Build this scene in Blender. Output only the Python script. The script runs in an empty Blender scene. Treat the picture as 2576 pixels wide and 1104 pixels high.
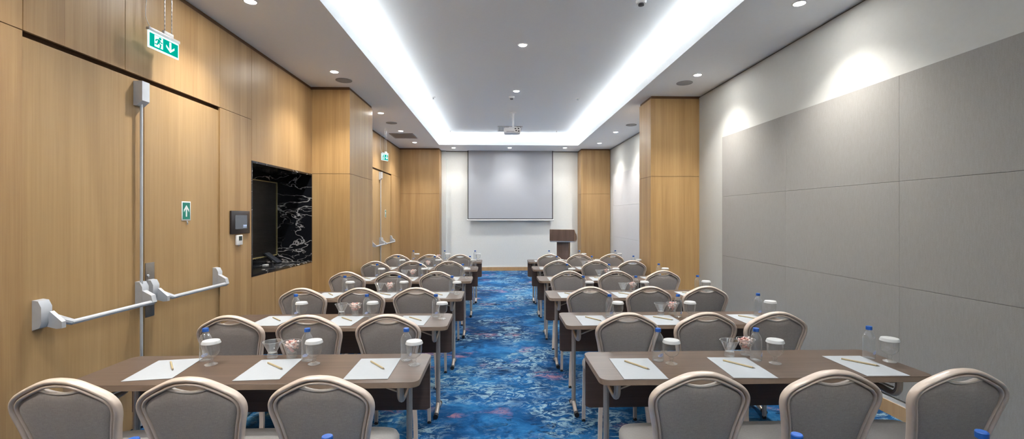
import bpy, bmesh, math, random
from mathutils import Vector, Matrix

random.seed(7)
S = bpy.context.scene
COL = S.collection
PI = math.pi

# ------------------------------------------------------------------ camera, world, exposure
FPX, TH, CAMZ, HORIZON = 1145.0, math.atan(36.0 / 1145.0), 1.53, 543.0
cam_data = bpy.data.cameras.new('camera')
cam = bpy.data.objects.new('camera', cam_data)
COL.objects.link(cam)
cam.location = (0, 0, CAMZ)
cam.rotation_euler = (PI / 2, 0, -TH)
cam_data.sensor_width = 36.0
cam_data.lens = FPX / 2576.0 * 36.0
cam_data.shift_y = -(552.0 - HORIZON) / 2576.0
cam_data.clip_start = 0.02
cam_data.clip_end = 100
S.camera = cam

world = bpy.data.worlds.new('world')
S.world = world
world.use_nodes = True
world.node_tree.nodes['Background'].inputs[0].default_value = (0.9, 0.95, 1.0, 1)
world.node_tree.nodes['Background'].inputs[1].default_value = 0.05

S.view_settings.view_transform = 'Standard'
S.view_settings.look = 'None'
S.view_settings.gamma = 1.0
S.view_settings.use_curve_mapping = False
S.view_settings.exposure = 2.17
try:
    S.cycles.use_denoising = True
    S.cycles.max_bounces = 8
    S.cycles.diffuse_bounces = 5
    S.cycles.glossy_bounces = 3
    S.cycles.transparent_max_bounces = 24
    S.cycles.sample_clamp_indirect = 6.0
    S.cycles.caustics_reflective = False
    S.cycles.caustics_refractive = False
except Exception:
    pass

SPOT_W = 50.0          # one recessed downlight
SPOT_CENTRE_W = 22.0   # downlights of the raised ceiling
LED_STRENGTH = 27.0    # cove strip
LAMP_COL = (1.0, 0.965, 0.91)
LED_COL = (0.93, 0.98, 1.0)

# ------------------------------------------------------------------ measuring helpers (photo frame 2576 x 1104)
CT, ST = math.cos(TH), math.sin(TH)

def ray(px, py):
    u, v = (px - 1288.0) / FPX, (HORIZON - py) / FPX
    return Vector((CT * u + ST, -ST * u + CT, v))

def on_x(px, X, py=HORIZON):
    d = ray(px, py)
    t = X / d.x
    return d.y * t, CAMZ + d.z * t          # Y, Z

def on_y(px, Y, py=HORIZON):
    d = ray(px, py)
    t = Y / d.y
    return d.x * t, CAMZ + d.z * t          # X, Z

def on_z(px, py, Z):
    d = ray(px, py)
    t = (Z - CAMZ) / d.z
    return d.x * t, d.y * t                 # X, Y

# ------------------------------------------------------------------ materials
MATS = {}

def new_mat(name):
    m = bpy.data.materials.new(name)
    m.use_nodes = True
    nt = m.node_tree
    return m, nt, nt.nodes['Principled BSDF']

def N(nt, typ, **kw):
    n = nt.nodes.new(typ)
    for k, v in kw.items():
        setattr(n, k, v)
    return n

def L(nt, a, b):
    nt.links.new(a, b)

def ramp(nt, stops, fac, interp='LINEAR'):
    r = N(nt, 'ShaderNodeValToRGB')
    r.color_ramp.interpolation = interp
    els = r.color_ramp.elements
    els[0].position, els[0].color = stops[0][0], (*stops[0][1], 1)
    els[1].position, els[1].color = stops[-1][0], (*stops[-1][1], 1)
    for p, c in stops[1:-1]:
        e = els.new(p)
        e.color = (*c, 1)
    L(nt, fac, r.inputs[0])
    return r.outputs[0]

def coords(nt, scale=(1, 1, 1), kind='Object', rot=(0, 0, 0)):
    tc = N(nt, 'ShaderNodeTexCoord')
    mp = N(nt, 'ShaderNodeMapping')
    mp.inputs['Scale'].default_value = scale
    mp.inputs['Rotation'].default_value = rot
    L(nt, tc.outputs[kind], mp.inputs['Vector'])
    return mp.outputs[0]

def noise(nt, vec, scale=5.0, detail=4.0, rough=0.5, dist=0.0):
    n = N(nt, 'ShaderNodeTexNoise')
    n.inputs['Scale'].default_value = scale
    n.inputs['Detail'].default_value = detail
    n.inputs['Roughness'].default_value = rough
    n.inputs['Distortion'].default_value = dist
    L(nt, vec, n.inputs['Vector'])
    return n.outputs[0]

def mixc(nt, fac, a, b, mode='MIX'):
    m = N(nt, 'ShaderNodeMix', data_type='RGBA', blend_type=mode)
    if isinstance(fac, (int, float)):
        m.inputs[0].default_value = fac
    else:
        L(nt, fac, m.inputs[0])
    for i, x in ((6, a), (7, b)):
        if isinstance(x, tuple):
            m.inputs[i].default_value = (*x, 1)
        else:
            L(nt, x, m.inputs[i])
    return m.outputs[2]

def math_n(nt, op, a, b=None, clamp=False):
    m = N(nt, 'ShaderNodeMath', operation=op, use_clamp=clamp)
    for i, x in enumerate((a, b)):
        if x is None:
            continue
        if isinstance(x, (int, float)):
            m.inputs[i].default_value = x
        else:
            L(nt, x, m.inputs[i])
    return m.outputs[0]

def bump(nt, bsdf, h, strength=0.1, dist=0.01):
    b = N(nt, 'ShaderNodeBump')
    b.inputs['Strength'].default_value = strength
    b.inputs['Distance'].default_value = dist
    L(nt, h, b.inputs['Height'])
    L(nt, b.outputs[0], bsdf.inputs['Normal'])

def plain(name, col, rough=0.5, metal=0.0, var=0.04, scale=30.0, spec=0.5):
    m, nt, b = new_mat(name)
    v = coords(nt)
    n = noise(nt, v, scale, 3)
    lo = tuple(max(0, c * (1 - var)) for c in col)
    hi = tuple(min(1, c * (1 + var)) for c in col)
    L(nt, ramp(nt, [(0.3, lo), (0.7, hi)], n), b.inputs['Base Color'])
    b.inputs['Roughness'].default_value = rough
    b.inputs['Metallic'].default_value = metal
    b.inputs['Specular IOR Level'].default_value = spec
    MATS[name] = m
    return m

def emit(name, col, strength):
    m = bpy.data.materials.new(name)
    m.use_nodes = True
    nt = m.node_tree
    nt.nodes.clear()
    e = N(nt, 'ShaderNodeEmission')
    e.inputs[0].default_value = (*col, 1)
    e.inputs[1].default_value = strength
    o = N(nt, 'ShaderNodeOutputMaterial')
    L(nt, e.outputs[0], o.inputs[0])
    MATS[name] = m
    return m

def oak(name, lo, hi, strip=0.14, strip_amt=0.5, rough=0.42):
    """vertical-grain veneer: narrow leaves of slightly different tone, fine grain along Z"""
    m, nt, b = new_mat(name)
    tc = N(nt, 'ShaderNodeTexCoord')
    sep = N(nt, 'ShaderNodeSeparateXYZ')
    L(nt, tc.outputs['Object'], sep.inputs[0])
    s = math_n(nt, 'ADD', sep.outputs[0], sep.outputs[1])
    idx = math_n(nt, 'FLOOR', math_n(nt, 'DIVIDE', s, strip))
    wn = N(nt, 'ShaderNodeTexWhiteNoise', noise_dimensions='1D')
    L(nt, idx, wn.inputs['W'])
    v1 = coords(nt, (70, 70, 1.4))
    g1 = noise(nt, v1, 1.0, 5, 0.6, 0.3)
    v2 = coords(nt, (9, 9, 0.7))
    g2 = noise(nt, v2, 1.0, 3, 0.5, 0.6)
    f = math_n(nt, 'ADD', math_n(nt, 'MULTIPLY', g1, 0.5), math_n(nt, 'MULTIPLY', g2, 0.5))
    f = math_n(nt, 'ADD', f, math_n(nt, 'MULTIPLY', math_n(nt, 'SUBTRACT', wn.outputs[0], 0.5), 0.3 * strip_amt))
    c = ramp(nt, [(0.25, lo), (0.72, hi)], f)
    L(nt, c, b.inputs['Base Color'])
    b.inputs['Roughness'].default_value = rough
    b.inputs['Specular IOR Level'].default_value = 0.4
    bump(nt, b, g1, 0.06, 0.002)
    MATS[name] = m
    return m

def laminate(name, lo, hi, axis=0, rough=0.38):
    m, nt, b = new_mat(name)
    sc = [60, 60, 60]
    sc[axis] = 1.6
    g1 = noise(nt, coords(nt, tuple(sc)), 1.0, 5, 0.65, 0.4)
    sc2 = [14, 14, 14]
    sc2[axis] = 0.8
    g2 = noise(nt, coords(nt, tuple(sc2)), 1.0, 3, 0.5, 1.0)
    f = math_n(nt, 'ADD', math_n(nt, 'MULTIPLY', g1, 0.55), math_n(nt, 'MULTIPLY', g2, 0.45))
    L(nt, ramp(nt, [(0.3, lo), (0.7, hi)], f), b.inputs['Base Color'])
    b.inputs['Roughness'].default_value = rough
    MATS[name] = m
    return m

def fabric(name, lo, hi, rough=0.9, fine=500.0):
    m, nt, b = new_mat(name)
    a = noise(nt, coords(nt, (fine, fine, fine * 0.12)), 1.0, 2, 0.6)
    c = noise(nt, coords(nt, (fine * 0.12, fine, fine)), 1.0, 2, 0.6)
    f = math_n(nt, 'ADD', math_n(nt, 'MULTIPLY', a, 0.5), math_n(nt, 'MULTIPLY', c, 0.5))
    L(nt, ramp(nt, [(0.3, lo), (0.7, hi)], f), b.inputs['Base Color'])
    b.inputs['Roughness'].default_value = rough
    b.inputs['Specular IOR Level'].default_value = 0.2
    b.inputs['Sheen Weight'].default_value = 0.15
    bump(nt, b, f, 0.25, 0.001)
    MATS[name] = m
    return m

def clear_glass(name, tint, edge, ior=1.45, gloss=0.9, sheen=0.015):
    """thin clear wall: looks straight through, edge-weighted gloss, pale diffuse painting the refracted edge light, darker tint edge-on"""
    m = bpy.data.materials.new(name)
    m.use_nodes = True
    nt = m.node_tree
    nt.nodes.clear()
    lw = N(nt, 'ShaderNodeLayerWeight')
    lw.inputs[0].default_value = 0.35
    col = ramp(nt, [(0.0, tint), (0.55, tint), (1.0, edge)], lw.outputs['Facing'])
    tr = N(nt, 'ShaderNodeBsdfTransparent')
    L(nt, col, tr.inputs[0])
    gl = N(nt, 'ShaderNodeBsdfGlossy')
    gl.inputs['Roughness'].default_value = 0.04
    gl.inputs[0].default_value = (gloss, gloss, gloss, 1)
    lw2 = N(nt, 'ShaderNodeLayerWeight')
    lw2.inputs[0].default_value = 0.5
    f0 = ((ior - 1) / (ior + 1)) ** 2
    frs = math_n(nt, 'ADD', math_n(nt, 'MULTIPLY', math_n(nt, 'POWER', lw2.outputs['Facing'], 2.2), 0.62), f0 + sheen)
    nn = noise(nt, coords(nt, (40, 40, 40)), 1.0, 2)
    k = math_n(nt, 'MULTIPLY', frs, math_n(nt, 'ADD', 0.8, math_n(nt, 'MULTIPLY', nn, 0.6)), True)
    df = N(nt, 'ShaderNodeBsdfDiffuse')  # pale diffuse painted in for the light that thick glass edges refract
    df.inputs[0].default_value = (0.85, 0.88, 0.90, 1)
    m2 = N(nt, 'ShaderNodeMixShader')
    m2.inputs[0].default_value = 0.38
    L(nt, gl.outputs[0], m2.inputs[1])
    L(nt, df.outputs[0], m2.inputs[2])
    mx = N(nt, 'ShaderNodeMixShader')
    L(nt, k, mx.inputs[0])
    L(nt, tr.outputs[0], mx.inputs[1])
    L(nt, m2.outputs[0], mx.inputs[2])
    o = N(nt, 'ShaderNodeOutputMaterial')
    L(nt, mx.outputs[0], o.inputs[0])
    MATS[name] = m
    return m

def carpet(name):
    m, nt, b = new_mat(name)
    v = coords(nt)
    big = noise(nt, v, 0.9, 4, 0.55, 0.5)
    mid = noise(nt, coords(nt, (1.0, 1.4, 1.0)), 3.6, 9, 0.74, 0.8)
    f = math_n(nt, 'ADD', math_n(nt, 'MULTIPLY', big, 0.5), math_n(nt, 'MULTIPLY', mid, 0.5))
    base = ramp(nt, [(0.36, (0.004, 0.020, 0.070)), (0.43, (0.007, 0.055, 0.165)), (0.50, (0.012, 0.100, 0.270)),
                     (0.57, (0.032, 0.185, 0.410)), (0.65, (0.13, 0.32, 0.53))], f)
    # dark navy scratches
    dk = noise(nt, coords(nt, (1, 1.6, 1)), 6.0, 9, 0.74, 1.0)
    dz = ramp(nt, [(0.46, (0, 0, 0)), (0.60, (1, 1, 1))], noise(nt, coords(nt, (1, 1, 1), rot=(0, 0, 1.0)), 1.7, 3, 0.5))
    dkm = ramp(nt, [(0.53, (0, 0, 0)), (0.585, (1, 1, 1))], dk)
    c = mixc(nt, math_n(nt, 'MULTIPLY', dkm, math_n(nt, 'MULTIPLY', dz, 0.85)), base, (0.005, 0.018, 0.065))
    # pale frosty flakes gathered in drifts
    fl = noise(nt, coords(nt, (1.0, 1.5, 1.0)), 7.0, 10, 0.80, 1.6)
    flm = ramp(nt, [(0.51, (0, 0, 0)), (0.545, (1, 1, 1))], fl)
    zone = ramp(nt, [(0.44, (0.06, 0.06, 0.06)), (0.57, (1, 1, 1))], noise(nt, coords(nt, (1, 1.2, 1)), 1.35, 3, 0.55))
    c = mixc(nt, math_n(nt, 'MULTIPLY', flm, math_n(nt, 'MULTIPLY', zone, 0.9)), c, (0.48, 0.56, 0.61))
    # coral flecks in scattered patches
    co = noise(nt, coords(nt, (0.9, 1.5, 1.0)), 9.0, 9, 0.78, 1.2)
    com = ramp(nt, [(0.50, (0, 0, 0)), (0.54, (1, 1, 1))], co)
    cz = ramp(nt, [(0.60, (0, 0, 0)), (0.68, (1, 1, 1))], noise(nt, coords(nt, (1, 1.4, 1)), 1.9, 2, 0.5, 0.3))
    c = mixc(nt, math_n(nt, 'MULTIPLY', com, math_n(nt, 'MULTIPLY', cz, 0.85)), c, (0.62, 0.24, 0.29))
    c = mixc(nt, 1.0, c, (0.52, 0.66, 0.70), 'MULTIPLY')
    L(nt, c, b.inputs['Base Color'])
    b.inputs['Roughness'].default_value = 0.95
    b.inputs['Specular IOR Level'].default_value = 0.1
    bump(nt, b, noise(nt, v, 350, 2), 0.4, 0.004)
    MATS[name] = m
    return m

def marble(name):
    m, nt, b = new_mat(name)
    v = coords(nt, (0.75, 0.8, 1.7), rot=(0.15, 0.45, 0.1))
    def veins(scale, width, dist):
        n = noise(nt, v, scale, 4, 0.5, dist)
        d = math_n(nt, 'ABSOLUTE', math_n(nt, 'SUBTRACT', n, 0.5))
        return ramp(nt, [(0.0, (1, 1, 1)), (width, (0, 0, 0))], d)
    a = veins(2.2, 0.009, 0.5)
    c2 = veins(4.6, 0.010, 0.8)
    mask = ramp(nt, [(0.5, (0, 0, 0)), (0.62, (1, 1, 1))], noise(nt, v, 2.4, 2))
    k = math_n(nt, 'ADD', math_n(nt, 'MULTIPLY', a, 0.85), math_n(nt, 'MULTIPLY', math_n(nt, 'MULTIPLY', c2, mask), 0.7), True)
    L(nt, mixc(nt, k, (0.008, 0.009, 0.012), (0.62, 0.60, 0.58)), b.inputs['Base Color'])
    b.inputs['Roughness'].default_value = 0.18
    MATS[name] = m
    return m

oak('oak', (0.2813, 0.1607, 0.0660), (0.4240, 0.2749, 0.1285), 0.11, 0.75)
oak('oak_door', (0.3008, 0.1804, 0.0757), (0.4284, 0.2807, 0.1295), 0.60, 0.25)
oak('oak_pillar', (0.355, 0.203, 0.078), (0.53, 0.34, 0.146), 0.09, 0.55)
plain('dark_gap', (0.035, 0.018, 0.008), 0.8)
plain('gap_brown', (0.16, 0.085, 0.04), 0.7)
plain('gap_grey', (0.12, 0.11, 0.095), 0.8)
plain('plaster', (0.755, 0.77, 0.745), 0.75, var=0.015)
plain('plaster_right', (0.4677, 0.4714, 0.4494), 0.75, var=0.015)  # copy of the plaster, darkened to offset the stronger light on this wall
plain('ceiling_paint', (0.87, 0.89, 0.905), 0.85, var=0.008)
plain('white_trim', (0.72, 0.70, 0.66), 0.5)
oak('baseboard_wood', (0.40, 0.24, 0.11), (0.54, 0.35, 0.18), 0.9, 0.2)
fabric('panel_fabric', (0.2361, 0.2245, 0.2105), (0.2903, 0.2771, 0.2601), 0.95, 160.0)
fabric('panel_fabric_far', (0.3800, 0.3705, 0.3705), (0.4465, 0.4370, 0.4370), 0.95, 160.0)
carpet('carpet')
marble('marble')
fabric('chair_fabric', (0.275, 0.245, 0.228), (0.385, 0.348, 0.324), 0.9, 420.0)
fabric('seat_fabric', (0.2622, 0.2491, 0.2403), (0.3496, 0.3365, 0.3234), 0.9, 420.0)
plain('champagne', (0.66, 0.55, 0.465), 0.28, 0.15, 0.03)
plain('champagne_light', (0.66, 0.60, 0.54), 0.35, 0.1, 0.03)
plain('table_metal', (0.47, 0.41, 0.36), 0.35, 0.4, 0.03)
plain('dark_metal', (0.09, 0.075, 0.065), 0.45, 0.5)
plain('black_rubber', (0.015, 0.015, 0.016), 0.5)
laminate('table_top', (0.0703, 0.0436, 0.0310), (0.1251, 0.0864, 0.0639), 0, 0.33)
plain('table_edge', (0.2430, 0.1755, 0.1260), 0.5, var=0.08, scale=15)
laminate('modesty', (0.062, 0.038, 0.030), (0.115, 0.072, 0.058), 0, 0.5)
plain('paper', (0.3696, 0.3918, 0.4103), 0.7, var=0.01)
plain('pencil_tan', (0.40, 0.325, 0.19), 0.5)
plain('pencil_lead', (0.20, 0.16, 0.11), 0.5)
plain('cap_blue', (0.010, 0.085, 0.36), 0.35)
plain('label_blue', (0.46, 0.53, 0.76), 0.5)
clear_glass('bottle_clear', (0.93, 0.95, 0.965), (0.56, 0.63, 0.69), 1.45, 1.0, 0.045)
clear_glass('glass_clear', (0.965, 0.97, 0.97), (0.62, 0.66, 0.67), 1.5, 1.0, 0.035)
clear_glass('cut_glass', (0.93, 0.94, 0.945), (0.66, 0.69, 0.70), 1.5, 1.0, 0.10)
clear_glass('rim_glass', (0.80, 0.82, 0.83), (0.7, 0.72, 0.73), 1.6, 1.0, 0.35)
clear_glass('glass_base', (0.80, 0.83, 0.83), (0.45, 0.48, 0.5), 1.8, 1.0)
plain('lid_white', (0.5134, 0.5216, 0.5216), 0.6, var=0.02)
plain('candy_pink', (0.72, 0.38, 0.34), 0.4, var=0.15, scale=60)
plain('candy_peach', (0.74, 0.52, 0.44), 0.4, var=0.15, scale=60)
plain('candy_cream', (0.74, 0.66, 0.62), 0.4, var=0.15, scale=60)
plain('hardware_grey', (0.50, 0.525, 0.56), 0.38, 0.3, 0.03)
plain('hardware_dark', (0.22, 0.22, 0.23), 0.4, 0.4, 0.03)
plain('steel', (0.30, 0.275, 0.25), 0.28, 0.85, 0.05)
plain('sign_white', (0.78, 0.79, 0.78), 0.5)
plain('sign_green', (0.005, 0.19, 0.14), 0.45)
plain('device_black', (0.016, 0.013, 0.014), 0.3)
plain('screen_grey', (0.10, 0.115, 0.14), 0.12)
plain('icon_blue', (0.45, 0.56, 0.78), 0.4)
plain('device_white', (0.76, 0.76, 0.75), 0.45)
plain('display_dark', (0.03, 0.045, 0.04), 0.25)
plain('brass', (0.50, 0.42, 0.20), 0.35, 0.5)
laminate('grille_black', (0.006, 0.006, 0.006), (0.022, 0.022, 0.020), 1, 0.5)
plain('screen_fabric', (0.4104, 0.4275, 0.4651), 0.8, var=0.006)
plain('screen_black', (0.012, 0.012, 0.014), 0.6)
laminate('walnut', (0.085, 0.048, 0.034), (0.175, 0.105, 0.076), 2, 0.4)
plain('alu', (0.60, 0.60, 0.62), 0.3, 0.7)
plain('speaker_grey', (0.33, 0.33, 0.335), 0.7)
plain('vent_grey', (0.36, 0.34, 0.34), 0.6)
plain('projector_white', (0.80, 0.80, 0.81), 0.4, var=0.01)
plain('port_dark', (0.08, 0.08, 0.09), 0.5)
plain('folder_dark', (0.03, 0.035, 0.045), 0.35)
emit('lamp_glow', (1.0, 0.97, 0.93), 85.0)
emit('led_glow', LED_COL, LED_STRENGTH)
emit('exit_green', (0.0, 0.50, 0.37), 0.20)
emit('exit_white', (0.72, 1.0, 1.0), 0.30)

# ------------------------------------------------------------------ mesh builder
class MB:
    def __init__(self):
        self.bm = bmesh.new()

    def _v(self, p):
        return self.bm.verts.new(p)

    def box(self, x0, x1, y0, y1, z0, z1, bev=0.0, seg=2, M=None):
        vs = [self._v((x, y, z)) for x in (x0, x1) for y in (y0, y1) for z in (z0, z1)]
        idx = ((0, 1, 3, 2), (4, 6, 7, 5), (0, 4, 5, 1), (2, 3, 7, 6), (0, 2, 6, 4), (1, 5, 7, 3))
        fs = [self.bm.faces.new([vs[i] for i in q]) for q in idx]
        if M is not None:
            for v in vs:
                v.co = M @ v.co
        if bev > 0:
            es = list({e for f in fs for e in f.edges})
            bmesh.ops.bevel(self.bm, geom=es, offset=bev, segments=seg, profile=0.5, affect='EDGES')
        return self

    def ring_loft(self, rings, cap0=True, cap1=True, closed=True):
        vr = [[self._v(p) for p in r] for r in rings]
        n = len(rings[0])
        for a, b in zip(vr[:-1], vr[1:]):
            for i in range(n if closed else n - 1):
                j = (i + 1) % n
                self.bm.faces.new((a[i], a[j], b[j], b[i]))
        if cap0:
            self.bm.faces.new(list(reversed(vr[0])))
        if cap1:
            self.bm.faces.new(vr[-1])
        return self

    def tube(self, pts, r, seg=10, caps=True):
        pts = [Vector(p) for p in pts]
        n = len(pts)
        rad = r if isinstance(r, (list, tuple)) else [r] * n
        rings = []
        up = None
        for i, p in enumerate(pts):
            t = (pts[min(i + 1, n - 1)] - pts[max(i - 1, 0)]).normalized()
            if up is None:
                ref = Vector((0, 0, 1)) if abs(t.z) < 0.9 else Vector((1, 0, 0))
                up = (ref - t * ref.dot(t)).normalized()
            else:
                up = (up - t * up.dot(t)).normalized()
            side = t.cross(up)
            rings.append([p + (up * math.cos(2 * PI * k / seg) + side * math.sin(2 * PI * k / seg)) * rad[i] for k in range(seg)])
        return self.ring_loft(rings, caps, caps)

    def lathe(self, prof, seg=24, cap0=True, cap1=True, M=None):
        rings = []
        for r, z in prof:
            ring = [Vector((r * math.cos(2 * PI * k / seg), r * math.sin(2 * PI * k / seg), z)) for k in range(seg)]
            if M is not None:
                ring = [M @ p for p in ring]
            rings.append(ring)
        return self.ring_loft(rings, cap0, cap1)

    def prism(self, poly, axis, a, b, M=None):
        """polygon of 2D points extruded between a and b along axis (0 x, 1 y, 2 z)"""
        def P(p, t):
            q = {0: (t, p[0], p[1]), 1: (p[0], t, p[1]), 2: (p[0], p[1], t)}[axis]
            q = Vector(q)
            return M @ q if M is not None else q
        return self.ring_loft([[P(p, a) for p in poly], [P(p, b) for p in poly]])

    def disc(self, c, r, z0, z1, seg=24):
        return self.lathe([(r, z0), (r, z1)], seg, M=Matrix.Translation(c))

    def sphere(self, c, r, seg=12, scale=(1, 1, 1)):
        M = Matrix.Translation(c) @ Matrix.Diagonal((scale[0] * r, scale[1] * r, scale[2] * r, 1))
        bmesh.ops.create_uvsphere(self.bm, u_segments=seg, v_segments=max(6, seg // 2 + 1), radius=1.0, matrix=M)
        return self

    def build(self, name, mat, parent=None, smooth=28, loc=None):
        bmesh.ops.recalc_face_normals(self.bm, faces=self.bm.faces[:])
        me = bpy.data.meshes.new(name)
        self.bm.to_mesh(me)
        self.bm.free()
        me.materials.append(MATS[mat])
        if smooth:
            me.polygons.foreach_set('use_smooth', [True] * len(me.polygons))
            me.set_sharp_from_angle(angle=math.radians(smooth))
        o = bpy.data.objects.new(name, me)
        COL.objects.link(o)
        if parent is not None:
            o.parent = parent
        if loc is not None:
            o.location = loc
        return o

def tag(o, label=None, cat=None, group=None, kind=None):
    for k, v in (('label', label), ('category', cat), ('group', group), ('kind', kind)):
        if v:
            o[k] = v
    return o

def struct(o):
    o['kind'] = 'structure'
    return o

def empty(name, loc=(0, 0, 0), rz=0.0):
    o = bpy.data.objects.new(name, None)
    COL.objects.link(o)
    o.location = loc
    o.rotation_euler = (0, 0, rz)
    o.empty_display_size = 0.1
    return o

def copy_tree(o, parent=None):
    c = o.copy()
    COL.objects.link(c)
    c.parent = parent
    for ch in list(o.children):
        copy_tree(ch, c)
    return c

def smooth_path(pts, n=6, closed=False):
    """Catmull-Rom through points"""
    P = [Vector(p) for p in pts]
    out = []
    m = len(P)
    for i in range(m if closed else m - 1):
        if closed:
            a, b, c, d = P[(i - 1) % m], P[i], P[(i + 1) % m], P[(i + 2) % m]
        else:
            a, b, c, d = P[max(i - 1, 0)], P[i], P[i + 1], P[min(i + 2, m - 1)]
        for k in range(n):
            t = k / n
            out.append(0.5 * ((2 * b) + (c - a) * t + (2 * a - 5 * b + 4 * c - d) * t * t + (3 * b - a - 3 * c + d) * t ** 3))
    if not closed:
        out.append(P[-1])
    return out

# ------------------------------------------------------------------ room dimensions
XL, XR = -2.60, 3.05
ZC, ZR = 3.34, 3.60
YB, YP, YN = 12.74, 12.22, -3.0     # recessed screen wall, pilaster fronts, wall behind the camera
GAP = 0.005
ZDOOR = 2.535

# ------------------------------------------------------------------ floor, ceiling
struct(MB().box(XL - 0.3, XR + 0.2, YN - 0.1, YB + 0.1, -0.06, 0.0).build('floor', 'carpet', smooth=0))

ox0, _ = on_z(804, 0, ZC)
ox1, _ = on_z(1872.9, 0, ZC)
_, oy1 = on_z(1280, 365.2, ZC)
oy0 = -1.6
cb = MB()
cb.box(XL - 0.15, ox0, YN - 0.1, YB + 0.1, ZC, ZC + 0.03)
cb.box(ox1, XR + 0.15, YN - 0.1, YB + 0.1, ZC, ZC + 0.03)
cb.box(ox0, ox1, oy1, YB + 0.1, ZC, ZC + 0.03)
cb.box(ox0, ox1, YN - 0.1, oy0, ZC, ZC + 0.03)
ZL = ZC + 0.11
for (a, b, c, d) in ((ox0 - 0.02, ox0, oy0, oy1), (ox1, ox1 + 0.02, oy0, oy1), (ox0 - 0.02, ox1 + 0.02, oy1, oy1 + 0.02), (ox0 - 0.02, ox1 + 0.02, oy0 - 0.02, oy0)):
    cb.box(a, b, c, d, ZC + 0.03, ZL)
CV = 0.24
# ledge that carries the strip just behind the lip
for (a, b, c, d) in ((ox0 - 0.09, ox0 - 0.02, oy0 - 0.09, oy1 + 0.09), (ox1 + 0.02, ox1 + 0.09, oy0 - 0.09, oy1 + 0.09), (ox0 - 0.02, ox1 + 0.02, oy1 + 0.02, oy1 + 0.09), (ox0 - 0.02, ox1 + 0.02, oy0 - 0.09, oy0 - 0.02)):
    cb.box(a, b, c, d, ZC + 0.03, ZL - 0.022)
for (a, b, c, d) in ((ox0 - CV - 0.03, ox0 - CV, oy0 - CV, oy1 + CV), (ox1 + CV, ox1 + CV + 0.03, oy0 - CV, oy1 + CV), (ox0 - CV, ox1 + CV, oy1 + CV, oy1 + CV + 0.03), (ox0 - CV, ox1 + CV, oy0 - CV - 0.03, oy0 - CV)):
    cb.box(a, b, c, d, ZC + 0.03, ZR)
cb.box(ox0 - CV - 0.03, ox1 + CV + 0.03, oy0 - CV - 0.03, oy1 + CV + 0.03, ZR, ZR + 0.04)
struct(cb.build('ceiling', 'ceiling_paint', smooth=0))

zs0, zs1 = ZL - 0.022, ZL - 0.010
for lab, (a, b, c, d) in (('glowing cove light strip along the left edge of the raised ceiling', (ox0 - 0.075, ox0 - 0.045, oy0 - 0.06, oy1 + 0.06)),
                          ('glowing cove light strip along the right edge of the raised ceiling', (ox1 + 0.045, ox1 + 0.075, oy0 - 0.06, oy1 + 0.06)),
                          ('glowing cove light strip above the projection screen end of the ceiling', (ox0 - 0.035, ox1 + 0.035, oy1 + 0.045, oy1 + 0.075)),
                          ('glowing cove light strip at the end of the raised ceiling behind the viewer', (ox0 - 0.035, ox1 + 0.035, oy0 - 0.075, oy0 - 0.045))):
    tag(MB().box(a, b, c, d, zs0, zs1).build('cove_light', 'led_glow', smooth=0), lab, 'light', 'cove light strips')

# ------------------------------------------------------------------ left wall: oak panels on a dark backing, two double doors, marble niche
yd0, yds, yd1 = on_x(57.5, XL)[0], on_x(366, XL)[0], on_x(553.5, XL)[0]
yn0 = on_x(632.5, XL)[0]
yp0 = on_x(785, XL)[0]
xp = on_y(880, yp0)[0]
yp1 = on_x(937, xp)[0]
zn0, zn1 = 0.885, 2.115
ye_s, ye1 = on_x(957.5, XL)[0], on_x(984.5, XL)[0]
ye0 = ye_s - 0.90
ZT = ZC - 0.045
PT = 0.02    # panel thickness

lb = MB()
lb.box(XL - 0.12, XL - 0.06, YN, yn0, 0, ZC)
lb.box(XL - 0.12, XL - 0.06, yn0, yp0, 0, zn0)
lb.box(XL - 0.12, XL - 0.06, yn0, yp0, zn1, ZC)
lb.box(XL - 0.12, XL - 0.06, yp0, YB, 0, ZC)
lb.box(XL - 0.06, XL - PT, YN, yd0, 0, ZC)
lb.box(XL - 0.06, XL - PT, yd1, yn0, 0, ZC)
lb.box(XL - 0.06, XL - PT, yd0, yd1, ZDOOR + 0.03, ZC)
lb.box(XL - 0.06, XL - PT, yp0, ye0, 0, ZC)
lb.box(XL - 0.06, XL - PT, ye1, YP + 0.1, 0, ZC)
lb.box(XL - 0.06, XL - PT, ye0, ye1, ZDOOR + 0.03, ZC)
lb.box(XL - 0.06, XL - PT, yn0, yp0, 0, zn0)
lb.box(XL - 0.06, XL - PT, yn0, yp0, zn1, ZC)
struct(lb.build('wall_left_backing', 'gap_brown', smooth=0))

wl = MB()
def panel(y0, y1, z0, z1):
    wl.box(XL - PT, XL, y0 + GAP / 2, y1 - GAP / 2, z0 + GAP / 2, z1 - GAP / 2)
y315 = on_x(315, XL)[0]
for a, b in ((YN, -1.0), (-1.0, 1.0), (1.0, yd0), (yd0, y315), (y315, yd1), (yd1, yn0)):
    panel(a, b, ZDOOR + 0.012, ZT)
for a, b in ((YN, -1.0), (-1.0, 1.0), (1.0, yd0), (yd1, yn0)):
    panel(a, b, 0.0, ZDOOR + 0.012)
panel(yn0, yp0, zn1, ZT)
y692 = on_x(692, XL)[0]
panel(yn0, y692 - 0.003, 0.0, zn0)
panel(y692 + 0.003, yp0, 0.0, zn0)
for a, b in ((yp1, ye0), (ye0, ye1), (ye1, YP)):
    panel(a, b, ZDOOR + 0.012, ZT)
panel(yp1, ye0, 0.0, ZDOOR + 0.012)
panel(ye1, YP, 0.0, ZDOOR + 0.012)
struct(wl.build('wall_left', 'oak', smooth=0))

# doors
XD = XL - 0.012      # door faces sit a little behind the panel faces

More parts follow.
